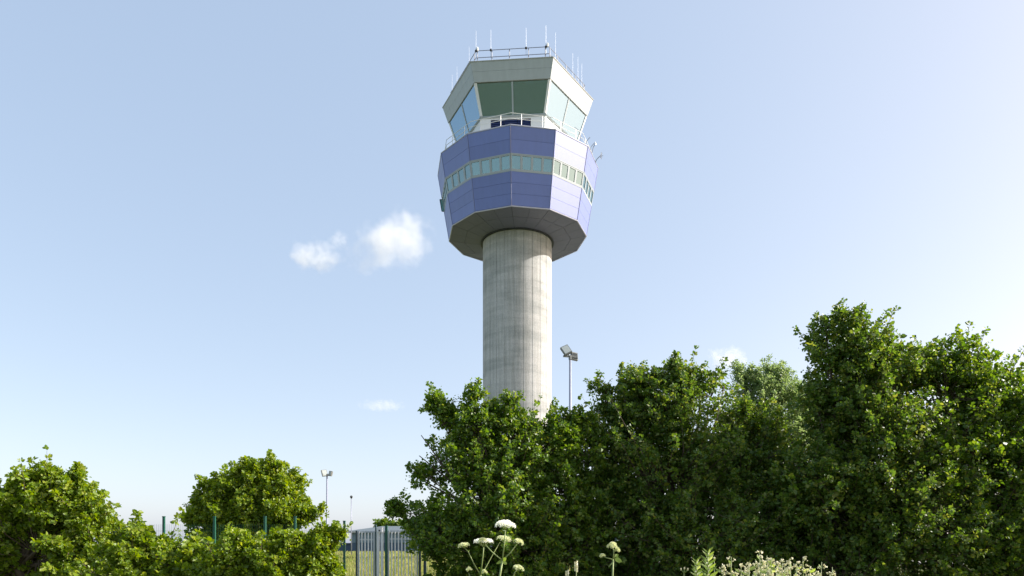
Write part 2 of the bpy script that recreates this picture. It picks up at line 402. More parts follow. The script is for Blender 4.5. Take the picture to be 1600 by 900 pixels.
# upstand wall below the cab glass (hexagon), navy louvres in the front side
WB, WZ, WT, WZT = 6.09, 40.57, 7.05, 43.32
for k in (-1, 1, 3, 5, 7, 9):
    wl = MB(); e = (WB-.04)
    wz0, wz1 = 38.0, WZ-.08
    def wall(u0, u1, v0, v1_, off=0): return facet(k, k+2, e-.02, wz0, e, wz1, u0, u1, v0, v1_, off)
    if k in (-1, 3, 7):
        for q in ((0, .15, 0, 1), (.78, 1, 0, 1), (.15, .78, 0, .38), (.15, .78, .93, 1)): wl.slab(wall(*q), .15)
        for j in range(3):
            lv = MB(); u0 = .155+j*.208; u1 = u0+.20
            for i in range(7):
                v0 = .385+i*.077; q = wall(u0, u1, v0, v0+.068, -.03)
                n = (q[1]-q[0]).cross(q[3]-q[0]).normalized()
                lv.slab([q[0]+n*.02, q[1]+n*.02, q[2]-n*.04, q[3]-n*.04], .02)
            lv.slab(wall(u0, u1, .38, .93, -.12), .02)
            tb(lv, 'louvre', M['navy'])
    else: wl.slab(wall(0, 1, 0, 1), .15)
    tb(wl, 'upstand_wall', M['white'])
    sl_ = MB(); sl_.slab(facet(k, k+2, e, wz1, e+.12, wz1+.13, -.01, 1.01, 0, 1, .06), .25); tb(sl_, 'cab_sill', M['frame'])
    # glazing
    for (a, b) in ((.028, .488), (.512, .972)):
        gl = MB(); gl.slab(facet(k, k+2, WB, WZ, WT, WZT, a, b, .02, .985, -.04), .03); tb(gl, 'cab_window', M['cabglass'])
    mu = MB(); mu.slab(facet(k, k+2, WB, WZ, WT, WZT, .489, .511, 0, 1, 0), .14); tb(mu, 'mullion', M['frame'])
    cp = MB(); cp.slab(facet(k, k+2, WB, WZ, WT, WZT, -.0, .027, 0, 1, .02), .2); cp.slab(facet(k-2, k, WB, WZ, WT, WZT, .973, 1.0, 0, 1, .02), .2)
    tb(cp, 'corner_post', M['white'])
# cab interior: floor, ceiling, consoles, a central column
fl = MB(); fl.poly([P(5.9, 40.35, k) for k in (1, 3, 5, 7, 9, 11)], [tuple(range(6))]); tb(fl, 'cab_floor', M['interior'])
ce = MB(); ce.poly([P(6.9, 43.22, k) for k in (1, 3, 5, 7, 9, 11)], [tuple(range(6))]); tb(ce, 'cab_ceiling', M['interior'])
for k in range(-1, 11, 2):
    for rr in (2.2, 4.6):
        q = P(rr, 43.17, k+1); l_ = MB(); l_.box(q, (1.1, .5, .06), R(-(T0+30*(k+1)))); tb(l_, 'ceiling_panel', M['blind'])
cn = MB()
for k in (-1, 1, 3, 5, 7, 9):
    cn.hexa([P(4.3, 40.36, k), P(4.3, 40.36, k+2), P(5.3, 40.36, k+2), P(5.3, 40.36, k)], [P(4.3, 41.1, k), P(4.3, 41.1, k+2), P(5.5, 40.95, k+2), P(5.5, 40.95, k)])
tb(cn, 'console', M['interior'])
# fascia and roof
FB, FZ, FT, FTZ = 7.12, 43.34, 7.715, 45.01
fa, fe, fs = MB(), MB(), MB()
for k in (-1, 1, 3, 5, 7, 9):
    for (a, b) in ((.015, .50), (.507, .955)):
        fa.slab(facet(k, k+2, FB, FZ, FT, FTZ, 0.001, .999, a, b), .08)
    fs.slab(facet(k, k+2, FB, FZ, FT, FTZ, .0, 1, 0, 1, -.09), .05)
    fe.slab(facet(k, k+2, FB, FZ, FT, FTZ, -.002, 1.002, .958, 1.0, .03), .15)
    q = [P(FB, FZ+.01, k), P(6.7, FZ+.01, k), P(6.7, FZ+.01, k+2), P(FB, FZ+.01, k+2)]
    fe.hexa(q, [p+Vector((0, 0, .06)) for p in q])
tb(fs, 'fascia_backing', M['backing']); tb(fa, 'fascia', M['fascia']); tb(fe, 'fascia_edge', M['edge'])
rf = MB(); rf.poly([P(7.6, 44.9, k) for k in (1, 3, 5, 7, 9, 11)], [tuple(range(6))]); tb(rf, 'roof', M['edge'])
# roof rail
def rail_ring(name, ks, Rr, zs, z0, fr, rad=.032, m='rail', ends=None):
    rl = MB()
    for z in zs: rl.tube([P(Rr, z, k) for k in ks], rad, 6)
    o = tb(rl, name, M[m])
    for a, b in zip(ks[:-1], ks[1:]):
        for f in fr:
            p = lerp(P(Rr, zs[0], a), P(Rr, zs[0], b), f); q = Vector((p.x, p.y, z0+EYE))
            pm = MB(); pm.tube([q, p], rad*1.25, 6); pm.box(q+Vector((0, 0, .02)), (.16, .16, .03)); tb(pm, 'post', M[m], o)
rail_ring('roof_railing', [-1, 1, 3, 5, 7, 9, 11], 6.86, (46.45, 45.8), 44.9, (.02, .22, .46, .72, .95))
rail_ring('walkway_railing', list(range(0, 13)), 7.63, (39.45, 38.95), 38.0, (.25, .75), .027, 'white')
def along(k0, k1, Rr, z, px):
    a, b = P(Rr, z, k0), P(Rr, z, k1); best = min((abs((lerp(a, b, t/400).x)/(lerp(a, b, t/400).y)*F+800-px), t/400) for t in range(401))
    return lerp(a, b, best[1])
def antenna(px, k0, k1, h_, r=.035, clamp=True):
    p = along(k0, k1, 6.86, 46.45, px); a = MB()
    a.tube([p-Vector((0, 0, .75)), p+Vector((0, 0, .3)), p+Vector((0, 0, .34)), p+Vector((0, 0, h_))], [r*1.2, r*1.2, r, r*.7], 6)
    o = tb(a, 'whip_antenna', M['whip'])
    if clamp:
        c = MB(); c.ball(p, .12, seg=8, ring=6); tb(c, 'clamp', M['dark'], o)
for a in ((743, -1, 1, 1.9), (767, -1, 1, 1.9), (822, -1, 1, 1.85), (853, -1, 1, 2.0), (733, -3, -1, 1.5), (714, -3, -1, 1.6), (706.5, -3, -1, 1.6),
          (868, 1, 3, 2.0), (895, 1, 3, 1.9), (903, 1, 3, 2.1), (909, 1, 3, 1.9)):
    antenna(*a, r=.010 if a[1] != -1 else .017, clamp=a[1] == -1)
# obstruction lamp on the rail corner, small dishes on the walkway's right
for px in (744, 853.5):
    p = along(-1, 1, 6.86, 46.45, px); l = MB(); l.tube([p+Vector((.12, 0, 0)), p+Vector((.12, 0, .2)), p+Vector((.12, 0, .38))], [.09, .11, .05], 8); tb(l, 'roof_lamp', M['white'])
def dish(k, Rr, z, az, r):
    p = P(Rr, z, k); d = MB(); fwd = Vector((math.sin(R(az)), -math.cos(R(az)), .05)).normalized(); q = fwd.to_track_quat('Z', 'Y').to_matrix()
    n = 12; base = len(d.v)
    for i, (rr, dz) in enumerate(((.02, 0), (.6, .06), (1, .2), (1, .24), (.6, .1), (.02, .04))):
        for j in range(n): d.v.append(tuple(p+q@Vector((rr*r*math.cos(2*math.pi*j/n), rr*r*math.sin(2*math.pi*j/n), dz*r))))
    for i in range(5):
        for j in range(n): d.f.append((base+i*n+j, base+i*n+(j+1) % n, base+(i+1)*n+(j+1) % n, base+(i+1)*n+j))
    o = tb(d, 'dish_antenna', M['whip'])
    b = MB(); b.tube([P(7.9, 38.05, k), P(8.1, z-.3, k), p], .035, 6); b.tube([p, p+fwd*r*.9], .02, 5); tb(b, 'bracket', M['rail'], o)
dish(2.75, 8.45, 38.7, 100, .32); dish(2.35, 8.3, 39.0, 60, .16)
ar = MB()
for k, hz in ((1.95, .8), (2.2, .8)):
    b = P(8.0, 38.05, k); ar.tube([b, b+Vector((.1, 0, hz*.5)), b+Vector((.45, 0, hz))], .03, 5)
b = P(7.63, 38.1, 1.9); ar.tube([b, b+Vector((-.02, 0, .9)), b+Vector((-.25, 0, 1.5)), b+Vector((-.6, 0, 1.75))], .025, 5)
tb(ar, 'aerial_arm', M['rail'])
# opened casement on the left of the band
cs = MB(); a = lerp(P(RB, ZB, -3.02), P(RT, ZT, -3.02), v1+.02); b_ = lerp(P(RB, ZB, -3.02), P(RT, ZT, -3.02), v2-.02); outv = Vector((-.22, -.1, -.04))
for q in ((a, a+outv), (b_, b_+outv), (a+outv, b_+outv)): cs.tube(q, .05, 5)
co = tb(cs, 'open_casement', M['dark']); cg = MB(); cg.slab([a, a+outv, b_+outv, b_], .02); tb(cg, 'pane', M['bandglass'], co)

# ------------------------------------------------------------------ floodlight masts
def flood_mast(px, D, top, rad, heads, label):
    b = at(px, 852, D); H = at(px, top, D).z
    root = empty('floodlight_mast', (b.x, b.y, 0)); tag(root, label, 'floodlight mast', 'floodlight masts round the airfield')
    p = MB(); p.tube([(0, 0, 0), (0, 0, .25), (0, 0, .3), (0, 0, H)], [rad*2, rad*2, rad*1.35, rad*.85], 10); p.build('pole', M['mast'], root, True)
    xb = MB(); xb.box((0, 0, H+.05), (1.1*heads[0][3], .14, .14), R(heads[0][5])); xb.tube([(0, 0, H-.2), (0, 0, H+.12)], rad*1.3, 8); xb.build('crossbar', M['lampbody'], root)
    for dx, dy, dz, s, tilt, yaw, roll in heads:
        Mx = Matrix.Rotation(R(yaw), 3, 'Z') @ Matrix.Rotation(R(roll), 3, 'Y') @ Matrix.Rotation(R(tilt), 3, 'X')
        hb = MB(); c = Vector((dx, dy, H+dz)); hb.box(c, (.62*s, .22*s, .75*s), M=Mx)
        for i in range(-2, 3): hb.box(c+Mx@Vector((i*.12*s, .15*s, 0)), (.02*s, .1*s, .6*s), M=Mx)
        hb.tube([Vector((0, 0, H+.05)), c+Mx@Vector((0, .12*s, -.2*s))], .05*s, 6)
        ho = hb.build('floodlight', M['lampbody'], root)
        g = MB(); g.box(c+Mx@Vector((0, -.118*s, .0)), (.52*s, .012, .63*s), M=Mx); g.build('lens', M['lampglass'], ho)
flood_mast(891, 60, 558, .11, [(-.35, -.1, .55, 1.1, -25, 12, -26), (.35, .25, .12, .95, 20, 200, -6)], 'tall grey mast with two tilted floodlights, just right of the tower shaft')
flood_mast(511, 125, 742, .15, [(-.45, -.1, .3, 1.5, -15, 35, -8), (.55, .2, .25, 1.2, -10, -40, 8)], 'distant grey mast with a pair of floodlights, left of the gate')
b = at(549, 852, 92); H = at(549, 779, 92).z
cp = empty('camera_pole', (b.x, b.y, 0)); tag(cp, 'thin pale pole topped by a small dark camera, above the shed roof', 'camera pole')
p = MB(); p.tube([(0, 0, 0), (0, 0, H)], [.07, .05], 8); p.build('pole', M['mast'], cp, True)
p = MB(); p.ball((0, 0, H+.22), .18, seg=10, ring=8); p.tube([(0, 0, H), (0, 0, H+.2)], .09, 8); p.box((0, -.14, H+.26), (.16, .3, .14)); p.build('camera_head', M['dark'], cp)

# ------------------------------------------------------------------ shed
def shed():
    root = empty('low_building', (-38, 165, 0)); tag(root, 'long low blue grey building with a shallow sheet roof, beyond the gate', 'building')
    A = at(549, 852, 168); A.z = 0; ang = R(-7)
    ex = Vector((math.cos(ang), math.sin(ang), 0)); ey = Vector((-math.sin(ang), math.cos(ang), 0)); off = Vector((-38, 165, 0))
    L, W_, H1, H2 = 62, 16, 4.55, 6.3
    Q = lambda x, y, z: A+ex*x+ey*y+Vector((0, 0, z))-off
    lo = MB(); lo.hexa([Q(0, 0, 0), Q(L, 0, 0), Q(L, W_, 0), Q(0, W_, 0)], [Q(0, 0, 2.2), Q(L, 0, 2.2), Q(L, W_, 2.2), Q(0, W_, 2.2)]); lo.build('plinth_wall', M['shedlow'], root)
    up = MB(); up.hexa([Q(-.05, -.05, 2.2), Q(L, -.05, 2.2), Q(L, W_, 2.2), Q(-.05, W_, 2.2)], [Q(-.05, -.05, H1), Q(L, -.05, H1), Q(L, W_, H1), Q(-.05, W_, H1)])
    x = .3
    while x < L: up.hexa([Q(x, -.14, 2.2), Q(x+.18, -.14, 2.2), Q(x+.18, -.05, 2.2), Q(x, -.05, 2.2)], [Q(x, -.14, H1), Q(x+.18, -.14, H1), Q(x+.18, -.05, H1), Q(x, -.05, H1)]); x += .75
    up.build('wall', M['shed'], root)
    rr = MB(); o = 1.0
    rr.hexa([Q(-o, -o, H1), Q(L+o, -o, H1), Q(L+o, W_+o, H1), Q(-o, W_+o, H1)], [Q(-o, -o, H1+.35), Q(L+o, -o, H1+.35), Q(L+o, W_+o, H1+.35), Q(-o, W_+o, H1+.35)])
    rr.build('eaves', M['edge'], root)
    r2 = MB(); r2.poly([Q(-o, -o, H1+.36), Q(L+o, -o, H1+.36), Q(L-4, W_/2, H2), Q(5, W_/2, H2), Q(L+o, W_+o, H1+.36), Q(-o, W_+o, H1+.36)], [(0, 1, 2, 3), (1, 4, 2), (4, 5, 3, 2), (5, 0, 3)]); r2.build('roof', M['roof'], root)
    an = MB(); an.hexa([Q(-7, 2, 0), Q(-.05, 2, 0), Q(-.05, 8, 0), Q(-7, 8, 0)], [Q(-7, 2, 1.9), Q(-.05, 2, 1.9), Q(-.05, 8, 1.9), Q(-7, 8, 1.9)])
    an.hexa([Q(-7.3, 1.7, 1.9), Q(-.05, 1.7, 1.9), Q(-.05, 8.3, 1.9), Q(-7.3, 8.3, 1.9)], [Q(-7.3, 1.7, 2.15), Q(-.05, 1.7, 2.15), Q(-.05, 8.3, 2.15), Q(-7.3, 8.3, 2.15)])
    an.build('annex', M['shedlow'], root)
shed()

# ------------------------------------------------------------------ fence and gate
FD = 24.0
def fx(px): return (px-800)/F*FD
def zz(py): return (852-py)/F*FD+EYE
def fence(pxs, tops, label, mesh_segments=True):
    root = empty('mesh_fence', (fx(pxs[0]), FD, 0)); tag(root, label, 'fence'); o = Vector((fx(pxs[0]), FD, 0))
    for px, t in zip(pxs, tops):
        H = zz(t); p = MB(); x = fx(px)-o.x; p.box((x, 0, H/2), (.07, .07, H)); p.box((x, 0, H+.015), (.085, .085, .03)); p.build('post', M['green'], root)
    wm = MB()
    for a, b in zip(pxs[:-1], pxs[1:]):
        xa, xb = fx(a)-o.x+.035, fx(b)-o.x-.035; H = zz(max(tops))-.12; x = xa
        while x < xb: wm.box((x, -.04, H/2+.03), (.004, .004, H)); x += .06
        z = .08
        while z < H: wm.box(((xa+xb)/2, -.045, z), (xb-xa, .006, .006)); z += .2
    wm.build('wire_panel', M['green'], root)
lp = [538-77*i/1.0 for i in range(8)][::-1]
fence([-60, 18, 98, 177, 256, 335, 414, 461, 538], [808]*6+[808, 808, 815], 'green wire mesh fence with square posts running behind the left bushes')
def gate():
    root = empty('steel_gate', (fx(556), FD, 0)); tag(root, 'double leaf galvanised steel bar gate between the bush and the big hedge', 'gate'); o = Vector((fx(556), FD, 0))
    def post(px, top, m, w=.09): p = MB(); H = zz(top); p.box((fx(px)-o.x, 0, H/2), (w, .09, H)); return p.build('gate_post', M[m], root)
    post(557.3, 829, 'darkpost', .05); post(587.3, 820, 'darkgreen', .04); post(603.7, 821, 'green', .085); post(656, 836, 'darkpost', .075); post(664, 838, 'darkpost', .09)
    def leaf(x0, x1, top, step):
        f = MB(); H = zz(top); a, b = fx(x0)-o.x, fx(x1)-o.x
        for z in (H, H-.26, .25): f.box(((a+b)/2, .03, z), (b-a, .04, .05))
        for x in (a, b): f.box((x, .0, (H+.15)/2), (.05, .05, H-.1))
        lo = f.build('gate_leaf', M['galv'], root)
        x = a+step; s = MB()
        while x < b-.04: s.box((x, -.012, (H+.12)/2), (.034, .034, H-.18)); x += step
        s.build('bars', M['gwhite'], lo)
    leaf(560.5, 584.5, 831, .108); leaf(607, 652, 830, .112)
    for px in (591, 597.3):
        p = MB(); H = zz(824); p.box((fx(px)-o.x, -.02, H/2), (.085, .06, H)); p.build('latch_post', M['gwhite'], root)
    lb = MB(); lb.box((fx(594)-o.x, -.05, zz(828)), (.16, .08, .17)); q = lb.build('lock_box', M['gwhite'], root)
    lk = MB(); lk.box((fx(593.5)-o.x, -.095, zz(829)), (.05, .02, .05)); lk.build('keyhole', M['dark'], q)
gate()
def fence2():
    fence([664, 745, 826, 907, 988, 1069, 1150, 1231, 1312, 1393, 1474, 1555, 1640], [836]*13, 'green wire mesh fence continuing right of the gate behind the hedge')
fence2()

# ------------------------------------------------------------------ trees
def rnd_unit(n): v = rng.normal(size=(n, 3)); return v/np.linalg.norm(v, axis=1, keepdims=True)
def norm(v): return v/np.maximum(np.linalg.norm(v, axis=1, keepdims=True), 1e-9)
def leaves(name, pos, dirs, size, m, parent, fold=.25, wid=.42, up=.6):
    """kite-like folded leaves: 6 vertices, 2 quads each"""
    n = len(pos); d = norm(dirs)
    nn = rnd_unit(n)+np.array([.4, -.15, up]); s = norm(np.cross(nn, d)); nn = norm(np.cross(d, s))
    L = (size*rng.uniform(.65, 1.3, n))[:, None]
    dr = rng.uniform(.0, .3, n)[:, None]
    a = pos; mid = pos+d*L*.5-nn*L*dr*.25; tip = pos+d*L-nn*L*dr
    w1 = s*L*wid; up_ = nn*L*fold*rng.uniform(.2, 1, n)[:, None]
    V = np.stack([a, a+d*L*.32+w1+up_, a+d*L*.74+w1*.72+up_*.7-nn*L*dr*.4, tip, a+d*L*.74-w1*.72+up_*.7-nn*L*dr*.4, a+d*L*.32-w1+up_], 1)
    idx = np.arange(n)[:, None]*6
    Fq = np.concatenate([idx+np.array([[0, 1, 2, 3]]), idx+np.array([[0, 3, 4, 5]])], 1).reshape(-1, 4)
    return arr_mesh(name, V.reshape(-1, 3), Fq, m, parent)

def tree(name, base, lobes, nb, leaf, m, label, cat='tree', group=None, per=9, slen=.4, trunk_r=.12, wid=.42, freq=1.2, thin=-.35, up=.35, nsh=9):
    """lobes: world (x,y,z,r). Boughs radiate from each lobe, shoots leave the boughs, leaves sit along the shoots."""
    base = np.array([base[0], base[1], 0.]); root = empty(name, tuple(base)); tag(root, label, cat, group)
    lb = np.array(lobes, float)-np.array([base[0], base[1], 0, 0])
    wt = np.maximum(lb[:, 3], slen*.6)**1.9; wt /= wt.sum()
    k = rng.choice(len(lb), nb*2, p=wt); R_ = lb[k, 3]; C_ = lb[k, :3]
    u = rnd_unit(len(k)); u[:, 2] += up; u = norm(u)
    ph = rng.uniform(0, 6.28, (6,)); K = rng.normal(size=(6, 3))*freq
    E_ = C_+u*(R_*rng.uniform(.5, 1.04, len(k)))[:, None]
    ns = sum(np.sin(E_@K[i]*1.6+ph[i]) for i in range(6))/6
    keep = (ns > thin) & (E_[:, 2] > .3)
    C_, E_, u, R_ = C_[keep][:nb], E_[keep][:nb], u[keep][:nb], R_[keep][:nb]; n = len(E_)
    # bough: from inside the lobe to just beyond its edge, bending upward a little
    up_v = np.array([0, 0, 1.])
    L_ = np.linalg.norm(E_-C_, axis=1); bl = np.clip(L_*.55, slen*.8, slen*2.6)
    ax = norm(u+up_v*rng.uniform(-.1, .5, n)[:, None]+rng.normal(size=(n, 3))*.18)
    B0 = E_-ax*bl[:, None]*.75; tipl = bl*rng.uniform(.9, 1.35, n)*np.where(rng.uniform(size=n) < .2, 1.65, 1)
    t = np.linspace(.12, 1., nsh)[None, :, None]
    pos = B0[:, None]+ax[:, None]*tipl[:, None, None]*t+up_v*(t**2)*(tipl*.10)[:, None, None]
    q = norm(np.cross(ax, np.array([.3, .2, 1.]))); q2 = np.cross(ax, q)
    an = rng.uniform(0, 6.28, n)[:, None]+np.arange(nsh)[None]*2.4
    rad = q[:, None]*np.cos(an)[..., None]+q2[:, None]*np.sin(an)[..., None]
    sd_ = ax[:, None]*(.45+.9*t**3)+rad*(1-.75*t**3)+np.array([0, 0, .12])+rng.normal(size=rad.shape)*.15
    S0 = pos.reshape(-1, 3); sd_ = norm(sd_.reshape(-1, 3)); ns_ = len(S0)
    sl = (slen*(1.15-.78*t[..., 0])*np.ones((n, 1))).reshape(-1)*rng.uniform(.55, 1.2, ns_)
    tt = (np.arange(per)+.6)/per; ang = np.arange(per)*2.4
    S = S0[:, None]+sd_[:, None]*(sl[:, None]*tt[None])[..., None]; S[:, :, 2] -= tt[None]**2*sl[:, None]*.12
    q = norm(np.cross(sd_, np.array([.3, .2, 1.]))); q2 = np.cross(sd_, q)
    p2 = rng.uniform(0, 6.28, ns_)[:, None]+ang[None]
    rad = q[:, None]*np.cos(p2)[..., None]+q2[:, None]*np.sin(p2)[..., None]
    Ld = sd_[:, None]*.5+rad*.8+rng.normal(size=rad.shape)*.25; Ld[:, :, 2] -= .08
    P_ = (S+rad*leaf*.2).reshape(-1, 3); D_ = Ld.reshape(-1, 3); lsz = np.tile(leaf*(1.15-.45*tt), ns_)*np.repeat(rng.uniform(.6, 1.35, ns_), per)
    kp = (rng.uniform(size=len(P_)) > .16) & (P_[:, 2] > .05)
    leaves('crown', P_[kp], D_[kp], lsz[kp], m, root, wid=wid)
    # wood
    w_ = MB(); cores = lb; cen = cores[:, :3].mean(0); ht = lb[:, 2].max()
    stems = max(1, min(4, len(cores)//4)); st = []
    for i in range(stems):
        a = Vector((random.uniform(-.25, .25), random.uniform(-.2, .2), -.15)); b = Vector(tuple(cen*np.array([.35, .35, .0])))+Vector((random.uniform(-.5, .5), random.uniform(-.3, .3), ht*.33))
        w_.tube([a, lerp(a, b, .5)+Vector((.08, .05, 0)), b], [trunk_r*1.3, trunk_r, trunk_r*.8], 8); st.append(b)
    for l in cores:
        if l[3] < .15: continue
        c = Vector(l[:3]); b = min(st, key=lambda s: (s-c).length); m1 = lerp(b, c, .5)+Vector((random.uniform(-.15, .15), random.uniform(-.15, .15), .12))
        w_.tube([b, m1, c], [trunk_r*.6, trunk_r*.36, .012], 6)
    w_.build('trunk', M['bark'], root, True)
    tw = MB()
    for i in range(n):
        a, b, e = Vector(C_[i]+(B0[i]-C_[i])*.3), Vector(B0[i]), Vector(pos[i, -1])
        tw.tube([a, b, Vector(pos[i, nsh//2]), e], [.017, .013, .008, .003], 4, cap=False)
        if i % 2 == 0:
            for h_ in range(1, nsh, 2):
                p0 = Vector(pos[i, h_]); tw.tube([p0, p0+Vector(sd_[i*nsh+h_])*float(sl[i*nsh+h_])*.9], [.006, .002], 3, cap=False)
    tw.build('twigs', M['bark'], root)
    return root
def LB(D, lst): # lobes measured on the photograph (x, y, radius in pixels, depth offset in metres)
    o = []
    for e in lst:
        x, y, r = e[:3]; d = D+(e[3] if len(e) > 3 else 0); p = at(x, y, d); o.append((p.x, p.y, p.z, r/F*d))
    return o
HT = 'trees of the hedge'
tree('hedge_tree', (-.4, 20.3), LB(20, [(770, 775, 95, .5), (705, 715, 44), (745, 680, 36), (797, 680, 38, .2), (848, 715, 44, .3), (672, 748, 30, -.2), (668, 805, 32, .2), (700, 840, 55, -.3), (800, 860, 105, 0), (880, 775, 55, .4),
      (890, 860, 80, .6), (686, 628, 12, .1), (690, 652, 24, .1), (630, 745, 8), (624, 798, 8), (618, 797, 4), (650, 662, 8), (742, 610, 6), (692, 662, 18, .1), (742, 624, 10), (745, 648, 16), (772, 640, 10, .2), (798, 630, 10), (798, 652, 16), (658, 680, 10), (672, 706, 16), (842, 662, 14, .3), (645, 742, 14), (640, 802, 14, .2), (650, 830, 20), (675, 870, 26), (868, 668, 14, .3), (884, 672, 28, .4), (908, 672, 26, .5), (905, 715, 40, .5), (655, 712, 10), (820, 930, 100, .2), (705, 930, 50, .2)]),
     1350, .094, M['leafA'], 'broad dark green tree in front of the tower shaft, left of the taller hedge tree', group=HT, slen=.42, trunk_r=.1)
tree('hedge_tree', (5.2, 21.5), LB(21, [(1060, 665, 66), (990, 660, 46, .2), (998, 608, 24), (1022, 604, 22), (1062, 598, 24), (1110, 622, 32), (952, 720, 46, .2), (1050, 760, 115), (1150, 760, 95, .4), (940, 810, 75, .2), (1190, 850, 90, -.5), (1190, 710, 55, .3),
      (1080, 870, 120, -.5), (1150, 655, 34, .3), (940, 610, 6), (945, 624, 9), (932, 640, 8), (960, 655, 20), (1052, 573, 8), (985, 582, 8), (1098, 590, 9), (1132, 602, 10), (917, 672, 16, .3), (1000, 940, 110), (1150, 940, 100)]),
     1750, .095, M['leafB'], 'broad dense dark tree immediately right of the floodlight mast', group=HT, slen=.44, trunk_r=.13)
tree('pale_tree', (10.5, 27), LB(27, [(1165, 612, 24), (1195, 618, 34), (1235, 640, 44, .5), (1214, 594, 14), (1160, 588, 9), (1180, 680, 50), (1240, 700, 60), (1200, 780, 70)]),
     420, .10, M['leafP'], 'pale feathery tree showing behind the top right of the hedge', per=14, slen=.6, wid=.24, trunk_r=.1, up=.7)
tree('hedge_tree', (10.2, 19.5), LB(19.5, [(1325, 660, 75, .4), (1340, 570, 52), (1290, 560, 30), (1315, 515, 26), (1275, 635, 30), (1400, 600, 55, .3), (1370, 690, 95, 0), (1300, 800, 100), (1400, 830, 120), (1270, 750, 46, -.6), (1300, 930, 110), (1340, 495, 14), (1290, 510, 12), (1380, 545, 18)]),
     1150, .10, M['leafB'], 'tall dark tree next right of the pale feathery tree', group=HT, slen=.45, trunk_r=.14)
tree('hedge_tree', (13.6, 19.8), LB(19.8, [(1480, 620, 70), (1445, 585, 34, .2), (1540, 635, 65), (1505, 565, 28), (1600, 660, 75), (1480, 720, 105), (1580, 780, 120), (1460, 860, 110), (1660, 700, 90), (1680, 820, 110), (1560, 930, 110), (1475, 545, 14)]),
     1150, .10, M['leafA'], 'rightmost dark tree of the hedge', group=HT, slen=.45, trunk_r=.13)
BG = 'bushes by the left fence'
# left side
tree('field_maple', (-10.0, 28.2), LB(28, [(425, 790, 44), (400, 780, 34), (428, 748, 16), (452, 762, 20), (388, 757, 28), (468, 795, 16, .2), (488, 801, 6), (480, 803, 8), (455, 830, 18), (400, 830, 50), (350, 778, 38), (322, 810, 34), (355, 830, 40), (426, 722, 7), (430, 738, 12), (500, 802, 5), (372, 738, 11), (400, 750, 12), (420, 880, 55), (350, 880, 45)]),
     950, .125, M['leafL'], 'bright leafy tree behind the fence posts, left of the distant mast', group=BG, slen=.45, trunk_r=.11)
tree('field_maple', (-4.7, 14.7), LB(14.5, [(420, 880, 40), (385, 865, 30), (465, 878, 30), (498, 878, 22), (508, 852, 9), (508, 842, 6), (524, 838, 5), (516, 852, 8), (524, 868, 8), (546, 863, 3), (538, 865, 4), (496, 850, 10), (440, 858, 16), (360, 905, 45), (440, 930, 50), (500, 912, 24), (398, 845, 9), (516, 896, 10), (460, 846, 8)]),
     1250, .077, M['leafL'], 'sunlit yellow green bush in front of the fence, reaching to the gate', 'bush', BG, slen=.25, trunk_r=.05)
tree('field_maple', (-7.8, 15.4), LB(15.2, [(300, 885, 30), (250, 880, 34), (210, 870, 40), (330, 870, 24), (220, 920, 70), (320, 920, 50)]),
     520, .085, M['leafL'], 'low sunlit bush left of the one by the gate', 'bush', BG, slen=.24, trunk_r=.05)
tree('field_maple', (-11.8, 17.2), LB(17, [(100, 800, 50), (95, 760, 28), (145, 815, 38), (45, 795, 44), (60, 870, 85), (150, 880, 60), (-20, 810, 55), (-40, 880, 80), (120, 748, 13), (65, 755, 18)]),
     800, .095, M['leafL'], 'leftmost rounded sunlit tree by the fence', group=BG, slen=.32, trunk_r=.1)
# far trees beyond the shed
for i, (px, r, t, lab) in enumerate([(600, 13, 822, 'small far tree over the shed roof by the green gate post'), (625, 17, 826, 'wider far tree over the shed roof beside the hedge'), (655, 18, 826, 'far tree over the shed roof, partly behind the hedge')]):
    D = 215
    tree('far_tree', ((px-800)/F*D, D), LB(D, [(px, t, r*.7), (px-r*.5, t+6, r*.6), (px+r*.6, t+4, r*.6), (px, t+12, r)]), 90, .6, M['leafA'], lab, group='far trees beyond the shed', per=7, slen=1.3, trunk_r=.35, freq=.3)

# ------------------------------------------------------------------ meadow grass
def meadow():
    n = 90000
    D = np.exp(rng.uniform(np.log(25.5), np.log(150), n)); X = D*rng.uniform(-.55, .1, n)
    hh = rng.uniform(.25, .62, n); a = rng.uniform(0, 6.28, n); wd = .0007*D*rng.uniform(.5, 1.2, n)
    lean = rng.uniform(.05, .35, n)*hh; la = rng.uniform(0, 6.28, n)
    s = np.stack([np.cos(a)*wd, np.sin(a)*wd, np.zeros(n)], 1); b = np.stack([X, D, np.zeros(n)-.05], 1)
    tp = b+np.stack([np.cos(la)*lean, np.sin(la)*lean, hh], 1); md = b+(tp-b)*.55+np.array([0, 0, .04])
    V = np.stack([b-s, b+s, md+s*.8, tp, md-s*.8], 1).reshape(-1, 3); Fq = (np.arange(n)[:, None]*5+np.array([[0, 1, 2, 3, 4]]))
    o = arr_mesh('meadow_grass', V, Fq, M['grass']); tag(o, 'tall yellowing meadow grass beyond the gate', 'grass', kind='stuff')
meadow()

